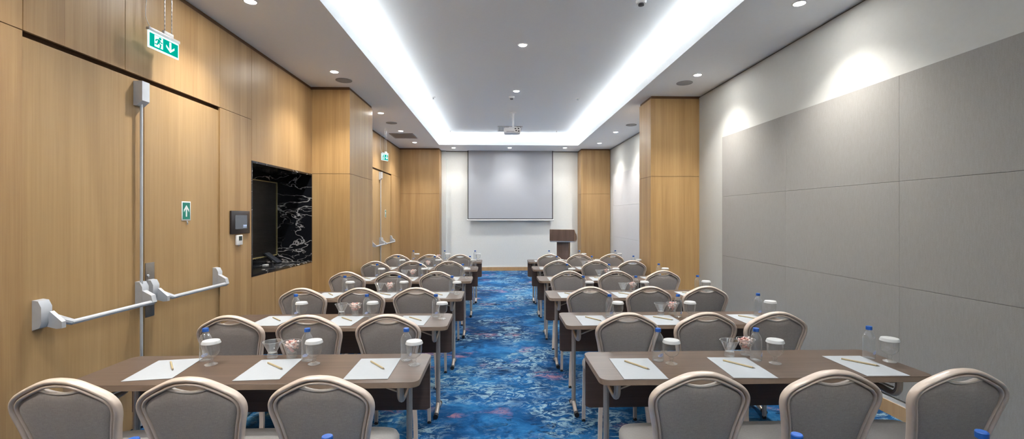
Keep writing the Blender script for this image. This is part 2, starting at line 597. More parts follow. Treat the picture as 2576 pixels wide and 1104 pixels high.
def panic_bar(door, ya, yb, hubA=True):
    """push bar between two hubs on a door face"""
    zb, xb = 0.905, XL + 0.095
    bar = MB().tube([(xb, ya + 0.085, zb), (xb, yb - 0.015, zb)], 0.0155, 12).build('push_bar', 'hardware_grey', door)
    for k, (yc, sgn) in enumerate(((ya, 1), (yb, -1))):
        h = MB()
        h.prism([(XD, 0.885), (XL + 0.028, 0.90), (XL + 0.038, 0.925), (XL + 0.038, 1.015), (XL + 0.02, 1.05), (XD, 1.055)], 1, yc - 0.032, yc + 0.032)
        h.build('hub', 'hardware_grey', bar)
        a = MB()
        if k == 0:
            a.prism([(XL + 0.02, 0.90), (XL + 0.045, 0.985), (xb + 0.017, 0.925), (xb + 0.017, 0.888), (xb - 0.012, 0.885)], 1, yc + 0.010, yc + 0.036)
            a.tube([(XL + 0.04, yc + 0.03, 0.945), (xb, yc + 0.095, zb)], [0.026, 0.018], 10)
        else:
            a.prism([(XL + 0.0, 0.895), (XL + 0.02, 1.0), (xb + 0.005, 0.955), (xb + 0.018, 0.905), (xb - 0.005, 0.884)], 1, yc - 0.03, yc + 0.012)
        a.build('arm', 'hardware_grey', bar)
    return bar

def door_leaf(n, y0, y1):
    d = MB().box(XD - 0.04, XD, y0 + 0.004, y1 - 0.004, 0.006, ZDOOR - 0.018).build('door_%d' % n, 'oak_door', smooth=0)
    return struct(d)

def door_pair(n, y0, ys, y1):
    a = door_leaf(n, y0, ys)
    b = door_leaf(n + 1, ys, y1)
    yl = y0 + 0.085 * (ys - y0) / 0.8
    panic_bar(a, yl, ys - 0.050)
    panic_bar(b, ys + 0.055, y1 - 0.06)
    yr = ys - 0.062
    MB().tube([(XL + 0.018, yr, 0.16), (XL + 0.018, yr, 2.40)], 0.0095, 10).build('vertical_rod', 'hardware_grey', a)
    t = MB().prism([(XD, 2.325), (XL + 0.012, 2.325), (XL + 0.05, 2.36), (XL + 0.05, 2.50), (XD, 2.50)], 1, yr - 0.035, yr + 0.035)
    t.build('top_latch', 'hardware_grey', a)
    t = MB().prism([(XD, 0.02), (XL + 0.04, 0.02), (XL + 0.04, 0.13), (XL + 0.012, 0.165), (XD, 0.165)], 1, yr - 0.03, yr + 0.03)
    t.build('bottom_latch', 'hardware_grey', a)
    p = MB().box(XD, XD + 0.004, ys + 0.012, ys + 0.100, 0.775, 1.18, 0.002).build('lock_plate', 'steel', b)
    MB().lathe([(0.010, 0), (0.010, 0.006), (0.007, 0.009)], 16, M=Matrix.Translation((XD + 0.004, ys + 0.032, 1.085)) @ Matrix.Rotation(PI / 2, 4, 'Y')).build('keyhole', 'hardware_grey', p)
    # push-up sign
    return a, b

door_pair(1, yd0, yds, yd1)
door_pair(3, ye0, ye_s, ye1)

def arrow_sign(yc, zc, label, w=0.110, h=0.160):
    s = empty('direction_sign', (XD, yc, zc))
    MB().box(0.0, 0.004, -w / 2, w / 2, -h / 2, h / 2, 0.001).build('plate', 'sign_white', s)
    MB().box(0.004, 0.0048, -w / 2 + 0.010, w / 2 - 0.010, -h / 2 + 0.010, h / 2 - 0.010).build('green_face', 'sign_green', s, 0)
    k = w / 0.125
    shaft = [(-0.009, -0.055), (0.009, -0.055), (0.009, 0.03), (-0.009, 0.03)]
    head = [(0.0, 0.055), (-0.036, 0.012), (-0.036, -0.012), (-0.009, 0.020), (0.009, 0.020), (0.036, -0.012), (0.036, 0.012)]
    ar = MB()
    ar.prism([(y * k, z * k) for y, z in shaft], 0, 0.0048, 0.0055)
    ar.prism([(y * k, z * k) for y, z in head], 0, 0.0048, 0.0056)
    ar.build('arrow', 'sign_white', s, 0)
    lo = MB().tube([(0.006, 0.004, -h / 2 - 0.004), (0.012, 0.006, -h / 2 - 0.02), (0.005, 0.009, -h / 2 - 0.034)], 0.004, 8)
    lo.build('hook', 'hardware_grey', s)
    tag(s, label, 'sign')
    return s

ys_, zs_ = on_x(467.5, XD, 530.5)
arrow_sign(ys_, zs_, 'green sign with white up arrow on the nearest oak double door')
ys_, zs_ = on_x(969.5, XD, 537)
arrow_sign(ys_, zs_, 'tiny arrow sign on the far oak double door', 0.11, 0.17)

# pillars and pilasters: oak cladding in two heights, shadow gap at the ceiling
def clad(name, x0, x1, y0, y1, zsplit, mat='oak_pillar'):
    MBc = MB().box(x0 + 0.012, x1 - 0.012, y0 + 0.012, y1 - 0.012, 0, ZC)
    core = struct(MBc.build(name + '_core', 'gap_brown', smooth=0))
    b = MB()
    b.box(x0, x1, y0, y1, 0, zsplit - GAP / 2)
    b.box(x0, x1, y0, y1, zsplit + GAP / 2, ZT + 0.005)
    return struct(b.build(name, mat, smooth=0))

clad('wall_left_pillar', XL - 0.05, xp, yp0, yp1, 2.122)
yq0 = on_x(1759, XR)[0]
xq = on_y(1637, yq0)[0]
yq1 = on_x(1608.5, xq)[0]
clad('wall_right_pillar', xq, XR + 0.05, yq0, yq1, 2.126)
xb0 = on_y(1105.5, YP)[0]
xb1 = on_y(1461.5, YP)[0]
clad('wall_back_pilaster_left', XL - 0.05, xb0, YP, YB + 0.05, 2.122, 'oak')
clad('wall_back_pilaster_right', xb1, XR - 0.010, YP, YB + 0.05, 2.122, 'oak')
# plaster returns beside the recess and the screen wall
struct(MB().box(xb0 - 0.05, xb1 + 0.05, YB, YB + 0.1, 0, ZC - 0.02).build('wall_back', 'plaster', smooth=0))
struct(MB().box(xb0 - 0.1, xb1 + 0.1, YB + 0.02, YB + 0.12, ZC - 0.03, ZC).build('wall_back_shadow_gap', 'gap_grey', smooth=0))
x22 = on_y(1122, YB - 0.06)[0]
struct(MB().box(xb0 - 0.01, x22, YB - 0.06, YB, 0.0, ZC - 0.02).build('trim_1', 'plaster', smooth=0))
struct(MB().box(xb0, xb1, YB - 0.018, YB, 0, 0.098).build('baseboard_back', 'baseboard_wood', smooth=0))
struct(MB().box(xb0, xb1, YB - 0.014, YB, 0.098, 0.125).build('trim_2', 'white_trim', smooth=0))
# right wall
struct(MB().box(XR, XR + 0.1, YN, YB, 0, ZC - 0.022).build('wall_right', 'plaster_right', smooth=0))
struct(MB().box(XR + 0.025, XR + 0.12, YN, YB, ZC - 0.03, ZC).build('wall_right_shadow_gap', 'gap_grey', smooth=0))
bb = MB().box(XR - 0.035, XR, YN, yq0, 0, 0.105).box(XR - 0.035, XR, yq1, YP, 0, 0.105)
struct(bb.build('baseboard_right', 'baseboard_wood', smooth=0))
bb = MB().box(XR - 0.030, XR, YN, yq0, 0.105, 0.135).box(XR - 0.030, XR, yq1, YP, 0.105, 0.135)
struct(bb.build('trim_3', 'white_trim', smooth=0))
# wall behind the viewer
struct(MB().box(XL - 0.1, XR + 0.1, YN - 0.1, YN, 0, ZC).build('wall_near', 'plaster', smooth=0))

# ------------------------------------------------------------------ acoustic panels on the right wall
xpn = XR - 0.035
ya = on_x(1816.5, xpn)[0]
CW = (ya - on_x(2262, xpn)[0]) / 2.0
zrow = [(0.150, 1.000, 'lower'), (1.000, 1.790, 'middle'), (1.790, 2.587, 'upper')]
for ci, where in ((0, 'column next to the oak pillar'), (1, 'second column from the oak pillar'), (2, 'nearest column, at the right edge of the photo'), (3, 'column beside the viewer')):
    y1 = ya - ci * CW
    for z0, z1, rn in zrow:
        o = MB().box(xpn, XR - 0.002, y1 - CW + 0.0003, y1 - 0.0003, z0 + 0.0010, z1 - 0.0010, 0.0012, 1).build('acoustic_panel', 'panel_fabric', smooth=0)
        tag(o, '%s grey fabric wall panel, %s' % (rn, where), 'wall panel', 'acoustic panels on the near right wall')
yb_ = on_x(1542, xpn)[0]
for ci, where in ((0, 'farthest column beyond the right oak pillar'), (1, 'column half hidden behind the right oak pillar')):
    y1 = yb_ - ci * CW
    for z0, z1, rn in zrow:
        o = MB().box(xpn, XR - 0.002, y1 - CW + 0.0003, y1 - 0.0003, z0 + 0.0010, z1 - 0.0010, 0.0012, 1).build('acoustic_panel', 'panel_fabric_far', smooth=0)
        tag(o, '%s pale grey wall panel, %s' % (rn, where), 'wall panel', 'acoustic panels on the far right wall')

# ------------------------------------------------------------------ marble niche
nd = 0.50
xnb = XL - nd
ni = empty('marble_niche', (XL - nd / 2, (yn0 + yp0) / 2, zn0))
def nloc(o):
    o.location = (-ni.location.x, -ni.location.y, -ni.location.z)
    return o
t = 0.02
nloc(MB().box(xnb, XL + 0.002, yn0, yp0, zn0, zn0 + t).build('sill', 'marble', ni, 0))
nloc(MB().box(xnb, XL + 0.002, yn0, yp0, zn1 - t, zn1).build('head', 'marble', ni, 0))
nloc(MB().box(xnb, XL + 0.002, yn0, yn0 + t, zn0 + t, zn1 - t).build('near_cheek', 'marble', ni, 0))
nloc(MB().box(xnb, XL + 0.002, yp0 - t, yp0, zn0 + t, zn1 - t).build('far_cheek', 'marble', ni, 0))
nloc(MB().box(xnb - 0.02, xnb, yn0, yp0, zn0, zn1).build('back_slab', 'marble', ni, 0))
g0, g1 = zn0 + 0.10, zn1 - 0.12
yg0, yg1 = yn0 + 0.06, yp0 - 0.02
pb = MB().box(xnb, xnb + 0.018, yg0, yg1, g0, g1)
k = 0
while g0 + 0.02 + k * 0.022 < g1 - 0.02:
    z = g0 + 0.02 + k * 0.022
    pb.box(xnb + 0.018, xnb + 0.024, yg0 + 0.02, yg1 - 0.02, z, z + 0.012)
    k += 1
gp = pb.build('grille_door', 'grille_black', ni, 0)
nloc(gp)
fr = MB()
fr.box(xnb + 0.018, xnb + 0.032, yg0, yg0 + 0.018, g0, g1)
fr.box(xnb + 0.018, xnb + 0.032, yg1 - 0.018, yg1, g0, g1)
fr.box(xnb + 0.018, xnb + 0.032, yg0, yg1, g0, g0 + 0.014)
fr.box(xnb + 0.018, xnb + 0.032, yg0, yg1, g1 - 0.014, g1)
fr.build('brass_frame', 'brass', gp, 0)
tag(ni, 'black marble niche with white veins and brass framed grille in oak wall', 'niche')
zsill = zn0 + t
fo = empty('folder', (XL - 0.292, yp0 - 0.33, zsill + 0.003))
M = Matrix.Rotation(math.radians(-54), 4, 'Y')
MB().box(0.002, 0.012, -0.065, 0.065, 0.0, 0.215, 0.002, M=M @ Matrix.Translation((0, 0, 0.002))).build('front_cover', 'folder_dark', fo)
MB().box(-0.008, 0.000, -0.065, 0.065, 0.0, 0.215, 0.002, M=M @ Matrix.Translation((0, 0, 0.008))).build('back_cover', 'folder_dark', fo)
tag(fo, 'dark folder leaning on the sill of the black marble niche', 'folder')
tag(MB().box(-0.025, 0.025, -0.035, 0.035, 0, 0.012, 0.004).build('small_white_item', 'device_white', loc=(XL - 0.33, yp0 - 0.62, zsill)),
    'small white item on the sill of the black marble niche', 'dish')  # plain white block, kind of object not known

# ------------------------------------------------------------------ wall devices
yt, zt = on_x(601.5, XL, 559)
y0_, _ = on_x(578, XL)
y1_, _ = on_x(625, XL)
tp = empty('touch_panel', (XL, yt, zt))
hw = (y1_ - y0_) / 2
hz = 0.115
MB().box(0, 0.02, -hw, hw, -hz, hz, 0.006).build('frame', 'device_black', tp)
sc_ = MB().box(0.02, 0.0215, -hw * 0.62, hw * 0.66, -hz * 0.58, hz * 0.62).build('screen', 'screen_grey', tp, 0)
MB().box(0.0215, 0.022, hw * 0.22, hw * 0.60, -hz * 0.36, -hz * 0.22).box(0.0215, 0.022, hw * 0.20, hw * 0.58, -hz * 0.46, -hz * 0.40).build('icon', 'icon_blue', sc_, 0)
tag(tp, 'black framed touch panel with grey screen beside the marble niche', 'control panel')
yt, zt = on_x(598.5, XL, 603.5)
th = empty('thermostat', (XL, yt, zt))
MB().box(0, 0.022, -0.050, 0.050, -0.050, 0.050, 0.006).build('body', 'device_white', th)
MB().box(0.022, 0.0235, -0.022, 0.034, -0.006, 0.038).build('display', 'display_dark', th, 0)
MB().tube([(0.005, 0, -0.052), (0.012, 0.0, -0.06)], 0.005, 8).build('button', 'device_white', th)
tag(th, 'small white thermostat on the oak wall below the touch panel', 'thermostat')

# ------------------------------------------------------------------ exit signs
def exit_sign(p0, p1, ztop, h, label):
    p0, p1 = Vector(p0), Vector(p1)
    c = (p0 + p1) / 2
    w = (p1 - p0).length
    ang = math.atan2(p1.y - p0.y, p1.x - p0.x)
    s = empty('exit_sign', (c.x, c.y, ztop), ang)
    # local x runs along the sign, local -y faces the room
    MB().box(-w / 2 - 0.004, w / 2 + 0.004, -0.013, 0.013, -0.004, 0.018, 0.003).build('top_rail', 'alu', s)
    MB().box(-w * 0.02, w * 0.30, -0.010, 0.010, 0.018, 0.046, 0.003).build('clip', 'device_white', s)
    pn = MB().box(-w / 2, w / 2, -0.004, 0.004, -h, -0.004).build('light_panel', 'exit_white', s, 0)
    f = MB()
    f.box(-w / 2 + 0.010, w / 2 - 0.010, -0.0052, -0.004, -h + 0.012, -0.018)
    f.build('green_field', 'exit_green', pn, 0)
    U = h / 0.12
    def Q(poly):      # polygon in units of a 0.12 high sign, origin at the sign centre
        return [(x * U * 1.3, z * U - h / 2) for x, z in poly]
    m = MB()
    e0, e1 = -0.0062, -0.0052
    m.prism(Q([(-0.066, 0.040), (-0.010, 0.040), (-0.010, -0.038), (-0.066, -0.038)]), 1, e0, e1)
    m.build('doorway', 'exit_white', pn, 0)
    # runner: head, trunk, arms, legs
    m = MB()
    e2 = e0 - 0.001
    m.prism(Q([(-0.030 + 0.0085 * math.cos(a * PI / 6), 0.028 + 0.0085 * math.sin(a * PI / 6)) for a in range(12)]), 1, e2, e0)
    m.prism(Q([(-0.042, 0.022), (-0.028, 0.017), (-0.035, -0.008), (-0.048, -0.004)]), 1, e2, e0)
    m.prism(Q([(-0.042, 0.022), (-0.060, 0.013), (-0.062, 0.000), (-0.056, 0.000), (-0.053, 0.008), (-0.040, 0.014)]), 1, e2, e0 - 0.0001)
    m.prism(Q([(-0.032, 0.018), (-0.022, 0.005), (-0.014, 0.008), (-0.013, 0.002), (-0.024, -0.002), (-0.034, 0.008)]), 1, e2, e0 - 0.0002)
    m.prism(Q([(-0.048, -0.004), (-0.052, -0.015), (-0.066, -0.015), (-0.066, -0.022), (-0.047, -0.022), (-0.038, -0.006)]), 1, e2, e0 - 0.0003)
    m.prism(Q([(-0.044, -0.005), (-0.031, -0.014), (-0.035, -0.038), (-0.027, -0.038), (-0.022, -0.011), (-0.035, -0.004)]), 1, e2, e0 - 0.0004)
    m.build('running_figure', 'exit_green', pn, 0)
    a = MB()
    a.prism(Q([(0.034, 0.038), (0.048, 0.038), (0.048, -0.012), (0.034, -0.012)]), 1, e0, e1)
    a.prism(Q([(0.041, -0.036), (0.070, -0.006), (0.070, 0.010), (0.048, -0.012), (0.034, -0.012), (0.012, 0.010), (0.012, -0.006)]), 1, e0 - 0.0002, e1)
    a.build('arrow', 'exit_white', pn, 0)
    top = ZC - ztop
    for x in (0.01 * U, w * 0.27):
        ch = MB()
        n = int((top - 0.046) / 0.016)
        for i in range(n):
            z = 0.046 + (i + 0.5) * (top - 0.046) / n
            if i % 2:
                ch.box(x - 0.0030, x + 0.0030, -0.0012, 0.0012, z - 0.0085, z + 0.0085)
            else:
                ch.box(x - 0.0012, x + 0.0012, -0.0030, 0.0030, z - 0.0085, z + 0.0085)
        ch.build('chain', 'hardware_grey', s, 0)
    cb_ = [(-w * 0.42, 0.0, 0.018), (-w * 0.44, 0.03, 0.10), (-w * 0.32, 0.05, 0.25), (-w * 0.2, 0.04, top)]
    MB().tube(smooth_path(cb_, 5), 0.0022, 6).build('cable', 'device_white', s)
    return tag(s, label, 'sign')

xe = -2.49
eyl, ezl = on_x(372, xe, 70.5)
ex0, ey0 = xe, eyl
# far end of the near sign: a touch nearer the room centre
eyr = eyl * 1.085
exr = on_y(448.5, eyr)[0]
exit_sign((ex0, ey0, 0), (exr, eyr, 0), on_x(372, xe, 70.5)[1] - 0.006, 0.126, 'glowing green exit sign hanging on chains above the nearest oak doors')
fy, fz = on_x(970, -2.30, 386.5)
exit_sign((-2.36, fy - 0.10, 0), (-2.28, fy + 0.12, 0), fz, 0.14, 'glowing green exit sign above the far oak doors')

# ------------------------------------------------------------------ ceiling fittings
def downlight(x, y, z, label, watt, spot=True):
    o = empty('downlight', (x, y, z))
    MB().lathe([(0.046, -0.001), (0.046, -0.006), (0.058, -0.005), (0.060, 0.0), (0.046, 0.0)], 24, False, False).build('trim_ring', 'device_white', o)
    MB().lathe([(0.047, -0.0025), (0.047, -0.0005)], 24).build('lamp', 'lamp_glow', o)
    tag(o, label, 'ceiling light', 'recessed ceiling downlights')
    if spot:
        ld = bpy.data.lights.new('downlight_lamp', 'SPOT')
        ld.energy = watt
        ld.spot_size = math.radians(112)
        ld.spot_blend = 0.9
        ld.shadow_soft_size = 0.045
        ld.color = LAMP_COL
        lo = bpy.data.objects.new('downlight_lamp', ld)
        COL.objects.link(lo)
        lo.parent = o
        lo.location = (0, 0, -0.012)
    return o

left_px = ((630, 3), (841, 180), (958, 284), (1008, 329), (1043, 358))
nm = ('nearest', 'second', 'third', 'fourth', 'fifth')
lx = []
for (px, py), n in zip(left_px, nm):
    x, y = on_z(px, py, ZC)
    lx.append((x, y))
    downlight(x, y, ZC, '%s round downlight in the lower ceiling along the oak wall' % n, SPOT_W)
right_px = ((2011, 8), (1755, 188), (1549, 332), (1508, 360))
rx = []
for (px, py), n in zip(right_px, ('nearest', 'second', 'fourth', 'fifth')):
    x, y = on_z(px, py, ZC)
    rx.append((x, y))
    downlight(x, y, ZC, '%s round downlight in the lower ceiling along the right wall' % n, SPOT_W)
downlight(rx[1][0], (rx[1][1] + rx[2][1]) / 2, ZC, 'third round downlight along the right wall, hidden behind the oak pillar', SPOT_W)
for i, (px, n) in enumerate(((1141, 'left'), (1282, 'middle'), (1421, 'right'))):
    x, y = on_z(px, 371.5, ZC)
    downlight(x, y, ZC, '%s one of three downlights above the projection screen' % n, SPOT_W * 0.42)
for px, py, n in ((1315, 113, 'nearer'), (1299, 229, 'farther')):
    x, y = on_z(px, py, ZR)
    downlight(x, y, ZR, '%s downlight in the middle of the raised ceiling' % n, SPOT_CENTRE_W)
    cx_ = x
# rows carried on out of view; hindmost lamps added to light the chair backs
for y, n in ((1.95, 'above the nearest seats'), (0.05, 'added out of sight beside the viewer')):
    downlight(lx[0][0], y, ZC, 'round downlight along the oak wall %s' % n, SPOT_W)
for y, n in ((3.45, 'just above the frame'), (1.4, 'above the viewer'), (-0.65, 'added out of sight behind the viewer')):
    downlight(cx_, y, ZR, 'downlight of the raised ceiling %s' % n, SPOT_CENTRE_W)

def ceil_speaker(px, py, label, r=0.105):
    x, y = on_z(px, py, ZC)
    o = empty('ceiling_speaker', (x, y, ZC))
    MB().lathe([(r, 0), (r, -0.006), (r * 0.9, -0.010), (r * 0.88, -0.004)], 32, False, False).build('rim', 'speaker_grey', o)
    g = MB().lathe([(r * 0.89, -0.004), (r * 0.89, -0.007), (r * 0.5, -0.010), (0.004, -0.011)], 32)
    g.build('grille', 'speaker_grey', o)
    tag(o, label, 'speaker', 'round ceiling speakers')
ceil_speaker(865, 202, 'round grey ceiling speaker next to the left oak pillar')
ceil_speaker(985, 309, 'round grey ceiling speaker beyond the left oak pillar')
ceil_speaker(1722, 208.5, 'round grey ceiling speaker in front of the right oak pillar')
ceil_speaker(1588, 314, 'round grey ceiling speaker beyond the right oak pillar')

def vent(x0, x1, y0, y1, z, label, across, mat):
    o = empty('ceiling_vent', ((x0 + x1) / 2, (y0 + y1) / 2, z))
    w, d = (x1 - x0) / 2, (y1 - y0) / 2
    f = MB()
    f.box(-w, w, -d, -d + 0.03, -0.012, 0).box(-w, w, d - 0.03, d, -0.012, 0)
    f.box(-w, -w + 0.03, -d + 0.03, d - 0.03, -0.012, 0).box(w - 0.03, w, -d + 0.03, d - 0.03, -0.012, 0)
    f.build('frame', mat, o, 0)
    MB().box(-w + 0.03, w - 0.03, -d + 0.03, d - 0.03, -0.002, 0).build('opening', 'port_dark', o, 0)
    s = MB()
    n = 14
    for i in range(n):
        if across:
            x = -w + 0.04 + (i + 0.5) * (2 * w - 0.08) / n
            s.box(x - 0.008, x + 0.008, -d + 0.03, d - 0.03, -0.011, -0.003)
        else:
            y = -d + 0.04 + (i + 0.5) * (2 * d - 0.08) / n
            s.box(-w + 0.03, w - 0.03, y - 0.009, y + 0.009, -0.011, -0.003)
    s.build('slats', mat, o, 0)
    tag(o, label, 'vent')
vx0, vy1 = on_z(979, 335.5, ZC)
vx1, vy0 = on_z(1043, 346.5, ZC)
vent(vx0, vx1 + 0.06, vy0, vy1, ZC, 'grey slotted air vent in the lower ceiling on the left', False, 'vent_grey')
vx0, vy0 = on_z(1252, 317, ZR)
vx1, vy1 = on_z(1311, 330, ZR)
vent(vx0, vx1, min(vy0, vy1), max(vy0, vy1), ZR, 'slatted air grille in the raised ceiling behind the projector', True, 'vent_grey')

# projector on its pole
px_, py_ = on_z(1291, 283, ZR)
pj = empty('projector', (px_, py_, ZR))
MB().lathe([(0.065, 0), (0.065, -0.012), (0.03, -0.02), (0.03, -0.035)], 20).build('ceiling_plate', 'projector_white', pj)
MB().tube([(0, 0, -0.02), (0, 0, -0.295)], 0.021, 14).build('pole', 'projector_white', pj)
MB().box(-0.09, 0.07, -0.07, 0.07, -0.315, -0.295, 0.006).build('mount_plate', 'projector_white', pj)
body = MB().box(-0.185, 0.140, -0.13, 0.13, -0.43, -0.315, 0.02, 3).build('body', 'projector_white', pj)
pr = MB()
for x, z in ((0.04, -0.345), (0.10, -0.345), (0.055, -0.385), (0.105, -0.395)):
    pr.box(x - 0.016, x + 0.016, -0.132, -0.129, z - 0.012, z + 0.012)
pr.box(-0.14, 0.02, -0.1315, -0.129, -0.405, -0.398)
pr.build('ports', 'port_dark', body, 0)
MB().lathe([(0.04, 0), (0.04, 0.03), (0.03, 0.032)], 20, M=Matrix.Translation((0.05, 0.125, -0.37)) @ Matrix.Rotation(-PI / 2, 4, 'X')).build('lens', 'port_dark', pj)
tag(pj, 'white projector hanging from the raised ceiling on a short pole', 'projector')

def sensor(px, py, z, label, r=0.05):
    x, y = on_z(px, py, z)
    o = empty('smoke_detector', (x, y, z))
    MB().lathe([(r, 0), (r, -0.015), (r * 0.85, -0.03), (r * 0.7, -0.032)], 20).build('base', 'device_white', o)
    MB().lathe([(r * 0.55, -0.032), (r * 0.55, -0.048), (r * 0.35, -0.052)], 16).build('sensing_head', 'port_dark', o)
    tag(o, label, 'smoke detector')
sensor(1287, 243, ZR, 'white smoke detector on the raised ceiling above the projector')
sensor(1613, 1.5, ZR, 'white smoke detector at the top edge near the right cove')

def sprinkler(px, py, z, label):
    x, y = on_z(px, py, z)
    o = empty('sprinkler', (x, y, z))
    MB().lathe([(0.035, 0), (0.034, -0.006), (0.012, -0.008)], 16).build('rosette', 'device_white', o)
    MB().lathe([(0.008, -0.006), (0.006, -0.025), (0.016, -0.027), (0.016, -0.03)], 10).build('deflector', 'hardware_dark', o)
    tag(o, label, 'sprinkler')
sprinkler(1090, 244.5, ZR, 'small sprinkler head on the raised ceiling, left, nearer')
sprinkler(1453, 247, ZR, 'small sprinkler head on the raised ceiling, right, nearer')
sprinkler(1133, 328.5, ZR, 'small sprinkler head on the raised ceiling, left, far end')
sprinkler(1400, 329, ZR, 'small sprinkler head on the raised ceiling, right, far end')

# ------------------------------------------------------------------ projection screen and lectern
YS = YB - 0.10
sx0, sx1 = on_y(1176.5, YS)[0], on_y(1391, YS)[0]
sz = on_y(1284, YS, 551.5)[1]
ps = empty('projection_screen', ((sx0 + sx1) / 2, YS, ZC))
hw = (sx1 - sx0) / 2
dz = sz - ZC
bw = 0.022
MB().box(-hw + bw, hw - bw, -0.004, 0.0, dz + bw, 0).build('white_fabric', 'screen_fabric', ps, 0)
bo = MB().box(-hw, -hw + bw, -0.004, 0.0, dz, 0).box(hw - bw, hw, -0.004, 0.0, dz, 0).box(-hw + bw, hw - bw, -0.004, 0, dz, dz + bw)
bo.build('black_border', 'screen_black', ps, 0)
MB().tube([(-hw - 0.02, 0, dz - 0.022), (hw + 0.02, 0, dz - 0.022)], 0.022, 12).build('bottom_bar', 'device_white', ps)
tag(ps, 'white pull-down projection screen with black border on the far wall', 'projection screen')

YLc = 11.35
lcx = on_y(1417.5, YLc)[0]
le = empty('lectern', (lcx, YLc, 0), math.radians(-19))
MB().box(-0.26, 0.26, -0.20, 0.22, 0, 0.05, 0.006).build('base', 'walnut', le)
MB().box(-0.15, 0.15, -0.11, 0.11, 0.05, 0.90, 0.004).build('column', 'walnut', le)
MB().prism([(-0.22, 0.915), (-0.22, 1.19), (-0.20, 1.20), (0.02, 1.09), (0.10, 1.075), (0.20, 1.02), (0.22, 0.96), (0.16, 0.915)], 0, -0.305, 0.305).build('desk', 'walnut', le, 20)
MB().box(-0.30, 0.30, -0.21, 0.15, 0.885, 0.915, 0.003).build('under_plate', 'hardware_grey', le)
tag(le, 'dark walnut lectern standing right of the projection screen', 'lectern')

# ------------------------------------------------------------------ banquet chair
BACK_Z0 = 0.43
def lean(z):
    """y of the back plane at height z (chair faces +Y; y = 0 at the top of the back)"""
    return 0.10 * (0.905 - z) / 0.43

OUT = [(0.0, 0.910), (0.040, 0.9065), (0.075, 0.8965), (0.110, 0.8805), (0.145, 0.862), (0.172, 0.845), (0.192, 0.824),
       (0.2035, 0.801), (0.2065, 0.778), (0.2035, 0.750), (0.191, 0.70), (0.176, 0.625), (0.164, 0.545), (0.157, 0.48), (0.155, 0.43)]

def chair_outline():
    half = smooth_path([(x, 0, z) for x, z in OUT], 4)
    left = [Vector((-p.x, 0, p.z)) for p in reversed(half[1:])]
    return left + half          # from lower left over the top to lower right

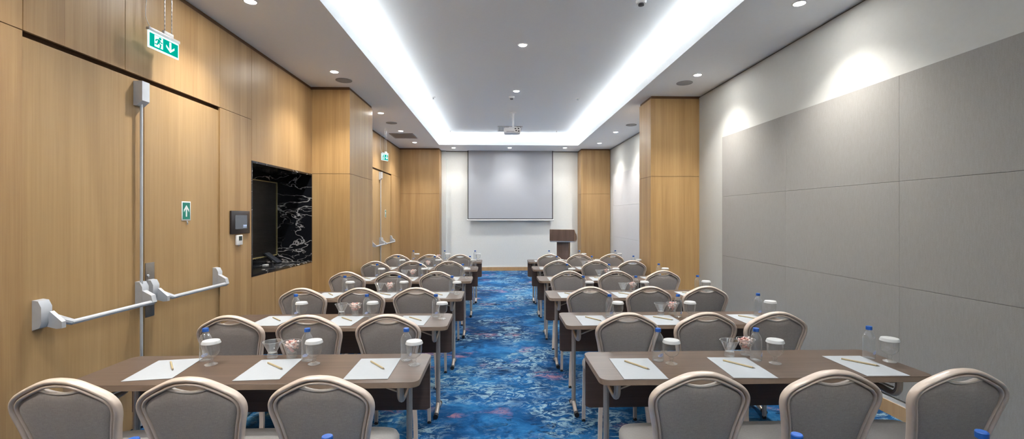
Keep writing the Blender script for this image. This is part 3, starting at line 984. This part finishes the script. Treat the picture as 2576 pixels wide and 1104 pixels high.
def make_chair():
    root = empty('banquet_chair')
    path = chair_outline()
    n = len(path)
    # profile in (inward n, y): double-lobed tube, back side is -y
    prof = []
    for a in range(11):
        t = PI * (1.0 - a / 10.0)
        prof.append((0.0095 + 0.0095 * math.cos(t), 0.000 - 0.017 * math.sin(t)))     # outer lobe toward the rear
    for a in range(1, 8):
        t = PI * (1.0 - a / 7.0)
        prof.append((0.0265 + 0.0065 * math.cos(t), 0.000 - 0.012 * math.sin(t)))
    prof += [(0.033, 0.010), (0.028, 0.017), (0.012, 0.021), (0.003, 0.018), (0.0, 0.010)]
    rings = []
    inner = []
    for i, p in enumerate(path):
        tg = (path[min(i + 1, n - 1)] - path[max(i - 1, 0)]).normalized()
        inw = Vector((tg.z, 0, -tg.x))          # points inside when running left to right over the top
        yb = lean(p.z)
        rings.append([Vector((p.x + inw.x * q, 0, p.z + inw.z * q)) + Vector((0, yb + w, 0)) for q, w in prof])
        inner.append(p + inw * 0.030)
    MB().ring_loft(rings).build('back_frame', 'champagne', root, 50)
    # back pad: everything inside the frame below the hand hole
    hx = 0.076
    side = [q for q in inner if abs(q.x) > hx - 0.004 or q.z < 0.7]
    Lh = [q for q in side if q.x < 0]
    Rh = [q for q in side if q.x > 0]
    zt_ = Lh[-1].z
    xs_ = Lh[-1].x
    curve = []
    for k in range(1, 12):
        u = -1 + 2 * k / 12
        curve.append(Vector((u * abs(xs_), 0, zt_ - 0.017 * (1 - u * u))))
    poly = Lh + curve + Rh
    cx, cz = 0.0, 0.66
    def layer(s, dy):
        return [Vector((cx + (p.x - cx) * s, lean(cz + (p.z - cz) * s) + dy, cz + (p.z - cz) * s)) for p in poly]
    lay = [layer(0.55, -0.014), layer(0.80, -0.0125), layer(0.93, -0.009), layer(0.985, -0.002), layer(1.0, 0.006),
           layer(1.0, 0.014), layer(0.97, 0.030), layer(0.85, 0.040), layer(0.55, 0.044)]
    MB().ring_loft(lay).build('backrest', 'chair_fabric', root, 60)
    tr = [Vector((p.x, lean(p.z) - 0.003, p.z + 0.002)) for p in [Lh[-1]] + curve + [Rh[0]]]
    MB().tube(tr, 0.0058, 8).build('handle_trim', 'champagne_light', root)
    # seat: rounded cushion with a bulge
    def seat_ring(grow, z):
        pts = []
        yb0, yf = 0.095, 0.525
        for k in range(48):
            a = 2 * PI * k / 48
            c_, s_ = math.cos(a), math.sin(a)
            e = 0.42
            ux = math.copysign(abs(c_) ** e, c_)
            uy = math.copysign(abs(s_) ** e, s_)
            hw_ = 0.198 + 0.024 * (uy + 1) / 2
            pts.append(Vector((ux * (hw_ - grow), (yb0 + yf) / 2 + uy * ((yf - yb0) / 2 - grow), z)))
        return pts
    MB().ring_loft([seat_ring(0.008, 0.418), seat_ring(0.0, 0.43), seat_ring(0.0, 0.455), seat_ring(0.008, 0.472), seat_ring(0.03, 0.482), seat_ring(0.09, 0.488)]).build('seat', 'seat_fabric', root, 60)
    MB().ring_loft([seat_ring(0.022, 0.395), seat_ring(0.018, 0.418)]).build('seat_frame', 'champagne', root, 40)
    # legs: rear ones run on from the back frame, front ones from the seat frame
    for s in (-1, 1):
        yb = lean(BACK_Z0)
        def rect(c, w, d):
            return [Vector((c[0] + a * w, c[1] + b * d, c[2])) for a, b in ((-1, -1), (1, -1), (1, 1), (-1, 1))]
        rl = MB()
        p = [(0.144, yb, 0.44), (0.146, yb + 0.004, 0.36), (0.160, yb - 0.015, 0.20), (0.172, yb - 0.055, 0.015)]
        rl.ring_loft([rect((s * x, y, z), 0.0125, 0.011) for x, y, z in p])
        rl.build('leg', 'champagne', root)
        gl = MB().lathe([(0.014, 0.0), (0.015, 0.012), (0.013, 0.02)], 10, M=Matrix.Translation((s * 0.172, yb - 0.055, 0)))
        gl.build('glide', 'black_rubber', root)
        fl = MB()
        p = [(0.188, 0.475, 0.41), (0.190, 0.478, 0.30), (0.194, 0.486, 0.015)]
        fl.ring_loft([rect((s * x, y, z), 0.0115, 0.011) for x, y, z in p])
        fl.build('leg', 'champagne', root)
        gl = MB().lathe([(0.014, 0.0), (0.015, 0.012), (0.013, 0.02)], 10, M=Matrix.Translation((s * 0.194, 0.486, 0)))
        gl.build('glide', 'black_rubber', root)
    return root

# ------------------------------------------------------------------ folding table (origin: floor, centre of the far edge; the table reaches toward -Y)
TL, TD, TZ = 1.665, 0.455, 0.74
def make_table():
    root = empty('folding_table')
    def rrect(r, x0, x1, y0, y1, z):
        pts = []
        for (cx, cy, a0) in ((x1 - r, y1 - r, 0), (x0 + r, y1 - r, 90), (x0 + r, y0 + r, 180), (x1 - r, y0 + r, 270)):
            for k in range(7):
                a = math.radians(a0 + 15 * k)
                pts.append(Vector((cx + r * math.cos(a), cy + r * math.sin(a), z)))
        return pts
    h = TL / 2
    e = MB().ring_loft([rrect(0.045, -h, h, -TD, 0, TZ - 0.027), rrect(0.045, -h, h, -TD, 0, TZ - 0.002)])
    e.build('edge_band', 'table_edge', root, 40)
    MB().ring_loft([rrect(0.045, -h, h, -TD, 0, TZ - 0.002), rrect(0.044, -h + 0.0015, h - 0.0015, -TD + 0.0015, -0.0015, TZ)]).build('tabletop', 'table_top', root, 30)
    MB().prism([(-h + 0.008, 0.44), (-h + 0.03, 0.43), (h - 0.03, 0.43), (h - 0.008, 0.44), (h - 0.008, 0.705), (-h + 0.008, 0.705)], 1, -0.032, -0.016).build('modesty_panel', 'modesty', root, 20)
    for s in (-1, 1):
        x = s * (h - 0.105)
        yl = -0.125
        lg = MB().tube([(x, yl, 0.70), (x, yl, 0.055)], 0.0165, 12).build('leg', 'table_metal', root)
        ft = smooth_path([(x, yl + 0.10, 0.022), (x, yl + 0.05, 0.030), (x, yl, 0.060), (x, yl - 0.03, 0.050), (x, yl - 0.07, 0.030), (x, yl - 0.125, 0.020)], 4)
        foot = MB().tube(ft, 0.0155, 10).build('foot', 'table_metal', lg)
        MB().tube([(x, yl - 0.115, 0.0205), (x, yl - 0.15, 0.0195)], 0.0185, 12).tube([(x, yl + 0.09, 0.021), (x, yl + 0.12, 0.0195)], 0.0185, 12).build('foot_cap', 'black_rubber', lg)
        # folding bracket: a tube from the leg that hooks up to the underside near the front edge
        xb = x
        hk = smooth_path([(xb, yl, 0.66), (xb, yl - 0.05, 0.630), (xb, yl - 0.15, 0.612), (xb, yl - 0.205, 0.612), (xb, yl - 0.232, 0.64), (xb, yl - 0.236, 0.68), (xb, yl - 0.236, 0.714)], 4)
        MB().tube(hk, 0.0165, 10).build('folding_bracket', 'table_metal', root)
        MB().box(x - 0.018, x + 0.018, yl - 0.20, yl - 0.05, 0.66, 0.713, 0.004).build('hinge_block', 'dark_metal', root)
        MB().tube([(x, yl - 0.20, 0.64), (x - s * 0.19, yl - 0.20, 0.712)], 0.0055, 8).build('brace', 'table_metal', root)
    return root

# ------------------------------------------------------------------ table ware
def make_bottle():
    root = empty('water_bottle')
    prof = [(0.020, 0.003), (0.027, 0.0), (0.0295, 0.006), (0.0300, 0.030), (0.0290, 0.055), (0.0285, 0.075), (0.0298, 0.105), (0.0300, 0.118),
            (0.0275, 0.132), (0.0215, 0.146), (0.0150, 0.156), (0.0125, 0.162), (0.0125, 0.176)]
    prof = [(r_, z_ * 0.94) for r_, z_ in prof]
    MB().lathe(prof, 24, True, False).build('body', 'bottle_clear', root, 60)
    MB().lathe([(0.0155, 0.1575), (0.0157, 0.1735), (0.0140, 0.1765)], 20).build('cap', 'cap_blue', root)
    lb_ = MB()
    ring0, ring1, ring2 = [], [], []
    for k in range(9):
        a = math.radians(-60 + 30 * (k - 4) / 4)
        w = math.sqrt(max(0, 1 - ((k - 4) / 4.2) ** 2))
        for ring, z in ((ring0, 0.036 - 0.009 * w + 0.004 * (k - 4) / 4), (ring1, 0.036 + 0.009 * w + 0.004 * (k - 4) / 4)):
            ring.append(Vector((0.0306 * math.cos(a), 0.0306 * math.sin(a), z)))
    lb_.ring_loft([ring0, ring1], False, False, False)
    lb_.build('label', 'label_blue', root)
    return root

def make_glass():
    root = empty('water_glass')
    prof = [(0.030, 0.0), (0.031, 0.003), (0.021, 0.008), (0.010, 0.014), (0.0085, 0.022), (0.0125, 0.030), (0.010, 0.036), (0.018, 0.042), (0.032, 0.052), (0.0385, 0.064),
            (0.0405, 0.080), (0.0405, 0.116)]
    MB().lathe(prof, 24, True, False).build('bowl', 'glass_clear', root, 60)
    lid = []
    for r, z in ((0.0445, 0.1125), (0.0455, 0.114), (0.0415, 0.126), (0.0400, 0.1285), (0.0300, 0.129)):
        lid.append([Vector((r * (1 + (0.012 if k % 2 and z < 0.127 else 0)) * math.cos(2 * PI * k / 36), r * (1 + (0.012 if k % 2 and z < 0.127 else 0)) * math.sin(2 * PI * k / 36), z)) for k in range(36)])
    MB().ring_loft(lid).build('paper_lid', 'lid_white', root, 25)
    return root

def make_dish():
    root = empty('candy_dish')
    def fl(r, z, amt):
        return [Vector((r * (1 + amt * math.cos(8 * 2 * PI * k / 48)) * math.cos(2 * PI * k / 48), r * (1 + amt * math.cos(8 * 2 * PI * k / 48)) * math.sin(2 * PI * k / 48), z)) for k in range(48)]
    MB().ring_loft([fl(0.026, 0.0, 0), fl(0.027, 0.004, 0), fl(0.0255, 0.022, 0), fl(0.0235, 0.028, 0)]).build('base', 'cut_glass', root, 60)
    MB().ring_loft([fl(0.020, 0.029, 0), fl(0.0225, 0.031, 0.01), fl(0.032, 0.052, 0.012), fl(0.043, 0.075, 0.015), fl(0.0495, 0.090, 0.02)], True, False).build('bowl', 'cut_glass', root, 60)
    rp = fl(0.0495, 0.090, 0.02)
    MB().tube(rp + [rp[0]], 0.0013, 6, False).build('rim', 'rim_glass', root)
    return root

chair0, table0, bottle0, glass0, dish0 = make_chair(), make_table(), make_bottle(), make_glass(), make_dish()
paper_me = MB().box(-0.108, 0.108, -0.160, 0.160, 0.0, 0.0022, 0.0006, 1).build('paper_sheet', 'paper', smooth=0)
pencil_body = MB()
hexa = [(0.0048 * math.cos(PI / 3 * k), 0.0048 * math.sin(PI / 3 * k) + 0.0042) for k in range(6)]
pencil_body.prism(hexa, 0, -0.082, 0.070)
pen0 = pencil_body.build('pencil', 'pencil_tan', smooth=20)
MB().tube([(0.070, 0, 0.0042), (0.085, 0, 0.0042)], [0.0046, 0.0006], 6).build('tip', 'pencil_lead', pen0)
candy0 = []
for mname in ('candy_pink', 'candy_peach', 'candy_cream'):
    cm = MB().sphere((0, 0, 0), 0.0078, 12, (1.15, 0.9, 0.85))
    for s in (-1, 1):
        cm.tube([(s * 0.008, 0, 0), (s * 0.012, 0, 0), (s * 0.019, 0, 0)], [0.003, 0.0025, 0.0075], 6)
    candy0.append(cm.build('candy', mname, smooth=80))
used = set()

def put(proto, loc, rz, label, cat, group):
    if id(proto) in used:
        o = copy_tree(proto)
    else:
        used.add(id(proto))
        o = proto
    o.location = loc
    o.rotation_euler = (0, 0, rz)
    return tag(o, label, cat, group)

# ------------------------------------------------------------------ rows
YF = [2.63, 3.71, 4.81, 5.97, 7.13, 8.24]
YC = [1.79, 2.895, 3.98, 5.14, 6.32, 7.42]
END_L = [1087, 1140, 1169.5, 1190, 1203.4, 1213.3]
END_R = [1467, 1404.5, 1370.4, 1349.3, 1336.3, 1326]
CH_L = [(146.5, 470.5, 801.5), (574, 773, 974), (758, 906, 1046.5), (871, 988, 1099), (943.5, 1037.5, 1130), (999, 1081, 1157)]
CH_R = [(1768, 2103.5, 2428.5), (1581, 1780, 1958), (1485.5, 1635.5, 1778), (1431, 1551, 1669), (1404, 1500.5, 1591), (1383, 1458, 1539)]
ROWS = ['nearest', 'second', 'third', 'fourth', 'fifth', 'farthest']
SEAT = {'left': ('wall-side', 'middle', 'aisle-side'), 'right': ('aisle-side', 'middle', 'wall-side')}

# row-one positions on the table tops, read off the photograph (z = table top)
def tz(px, py):
    return on_z(px, py, TZ)
PAP = {'left': [((305, 957), (430, 957), (412, 904), (500, 904)), ((587, 956), (700.5, 957), (660.6, 904), (759, 905)), ((861.5, 954), (976.6, 954.7), (909.7, 902), (1008, 903))],
       'right': [((1567.5, 953.5), (1684, 953.5), (1530.8, 902.7), (1632.7, 902.7)), ((1845, 951.5), (1959, 951), (1775, 900), (1880, 900)), ((2180, 946.5), (2291, 945.5), (2066, 896.5), (2166, 895.5))]}
BOT = {'left': [(517, 911), (773, 912), (1022, 912)], 'right': [(1655.5, 912), (1902, 911), (2186, 904.5)]}
GLS = {'left': [(531, 921), (790, 920), (1042, 922.5)], 'right': [(1689, 919.5), (1950, 918), (2238, 913)]}
DSH = {'left': [(685.5, 899), (734, 899)], 'right': [(1835, 896), (1876, 892)]}

PEN = {'left': (-52, -40, -51), 'right': (-57, -52, -50)}

def table_x(block, r):
    if block == 'left':
        return on_y(END_L[r], YF[r])[0] - TL / 2
    return on_y(END_R[r], YF[r])[0] + TL / 2

X1 = {b: table_x(b, 0) for b in ('left', 'right')}
rnd = random.Random(3)
ZT1 = TZ + 0.0003
for block in ('left', 'right'):
    for r in range(6):
        row = ROWS[r]
        tx, ty = table_x(block, r), YF[r]
        dx, dy = tx - X1[block], ty - YF[0]
        put(table0, (tx, ty, 0), 0, 'brown laminate folding table, %s one %s of the aisle' % (row, block), 'table', 'folding tables')
        for k in range(3):
            seat = SEAT[block][k]
            cpx = (CH_L if block == 'left' else CH_R)[r][k]
            put(chair0, (on_y(cpx, YC[r])[0], YC[r], 0), math.radians(rnd.uniform(-1.2, 1.2)),
                'taupe padded banquet chair, %s seat of the %s row %s of the aisle' % (seat, row, block), 'chair', 'banquet chairs')
            q = [Vector(tz(*p)) for p in PAP[block][k]]
            c = (q[0] + q[1] + q[2] + q[3]) / 4
            ang = math.atan2((q[2] + q[3] - q[0] - q[1]).y, (q[2] + q[3] - q[0] - q[1]).x) - PI / 2
            if r:
                ang = rnd.uniform(-0.04, 0.04)
            jx = rnd.uniform(-0.012, 0.012) if r else 0
            put(paper_me, (c.x + dx + jx, c.y + dy, ZT1), ang, 'white sheet of paper, %s seat, %s table %s of the aisle' % (seat, row, block), 'paper', 'paper sheets on the tables')
            put(pen0, (c.x + dx + jx + 0.01, c.y + dy + 0.035, ZT1 + 0.0022), math.radians(PEN[block][k] + rnd.uniform(-6, 6) * (r > 0)),
                'tan pencil on the paper, %s seat, %s table %s of the aisle' % (seat, row, block), 'pencil', 'pencils on the paper sheets')
            b = Vector(tz(*BOT[block][k]))
            b += b.normalized() * 0.040
            put(bottle0, (b[0] + dx, b[1] + dy, ZT1), rnd.uniform(-0.5, 0.5), 'clear water bottle with blue cap, %s seat, %s table %s of the aisle' % (seat, row, block), 'bottle', 'water bottles')
            g = Vector(tz(*GLS[block][k]))
            g += g.normalized() * 0.030
            put(glass0, (g[0] + dx, g[1] + dy, ZT1), rnd.uniform(0, 3), 'stemmed glass with white paper lid, %s seat, %s table %s of the aisle' % (seat, row, block), 'glass', 'lidded water glasses')
        for k, what in ((0, 'empty flared glass dish'), (1, 'flared glass dish of pink candies')):
            p = tz(*DSH[block][k])
            loc = (p[0] + dx, p[1] + dy, ZT1)
            put(dish0, loc, rnd.uniform(0, 1), '%s on the %s table %s of the aisle' % (what, row, block), 'dish', 'flared glass dishes')
            if k == 1:
                spots = [(0, 0, .0425)] + [(0.014, a, .054) for a in (0.3, 2.4, 4.5)] + [(0.023, a, .070) for a in (0, 1.25, 2.5, 3.77, 5.0)] + [(0.010, a, .0725) for a in (1, 4.1)] + [(0.022, a, .0855) for a in (0.6, 2.2, 3.8, 5.4)] + [(0.004, 0, .0905)]
                for i, (rr, a, z) in enumerate(spots):
                    m0 = candy0[i % 3]
                    o = put(m0, (loc[0] + rr * math.cos(a), loc[1] + rr * math.sin(a), TZ + z), rnd.uniform(0, 6.28),
                            'small wrapped pink candy in the glass dish, %s table %s of the aisle' % (row, block), 'candy', 'candies in the dish, %s table %s' % (row, block))
                    o.rotation_euler = (rnd.uniform(-.5, .5), rnd.uniform(-.6, .6), rnd.uniform(0, 6.28))

# tables right in front of the viewer: only their bottle caps reach into the photograph
for block in ('left', 'right'):
    dyr = 1.47 - YF[0]
    put(table0, (X1[block], 1.47, 0), 0, 'brown laminate folding table just below the photo, %s of the aisle' % block, 'table', 'folding tables')
    for px, seat in (((335, 'middle'), (823, 'aisle-side')) if block == 'left' else ((2005, 'aisle-side'), (2470, 'middle'))):
        yb__ = 1.285 if block == 'left' else 1.255
        x = on_y(px, yb__)[0]
        put(bottle0, (x, yb__, ZT1), 0.2, 'water bottle at the bottom edge showing its blue cap, %s seat, %s of the aisle' % (seat, block), 'bottle', 'water bottles')
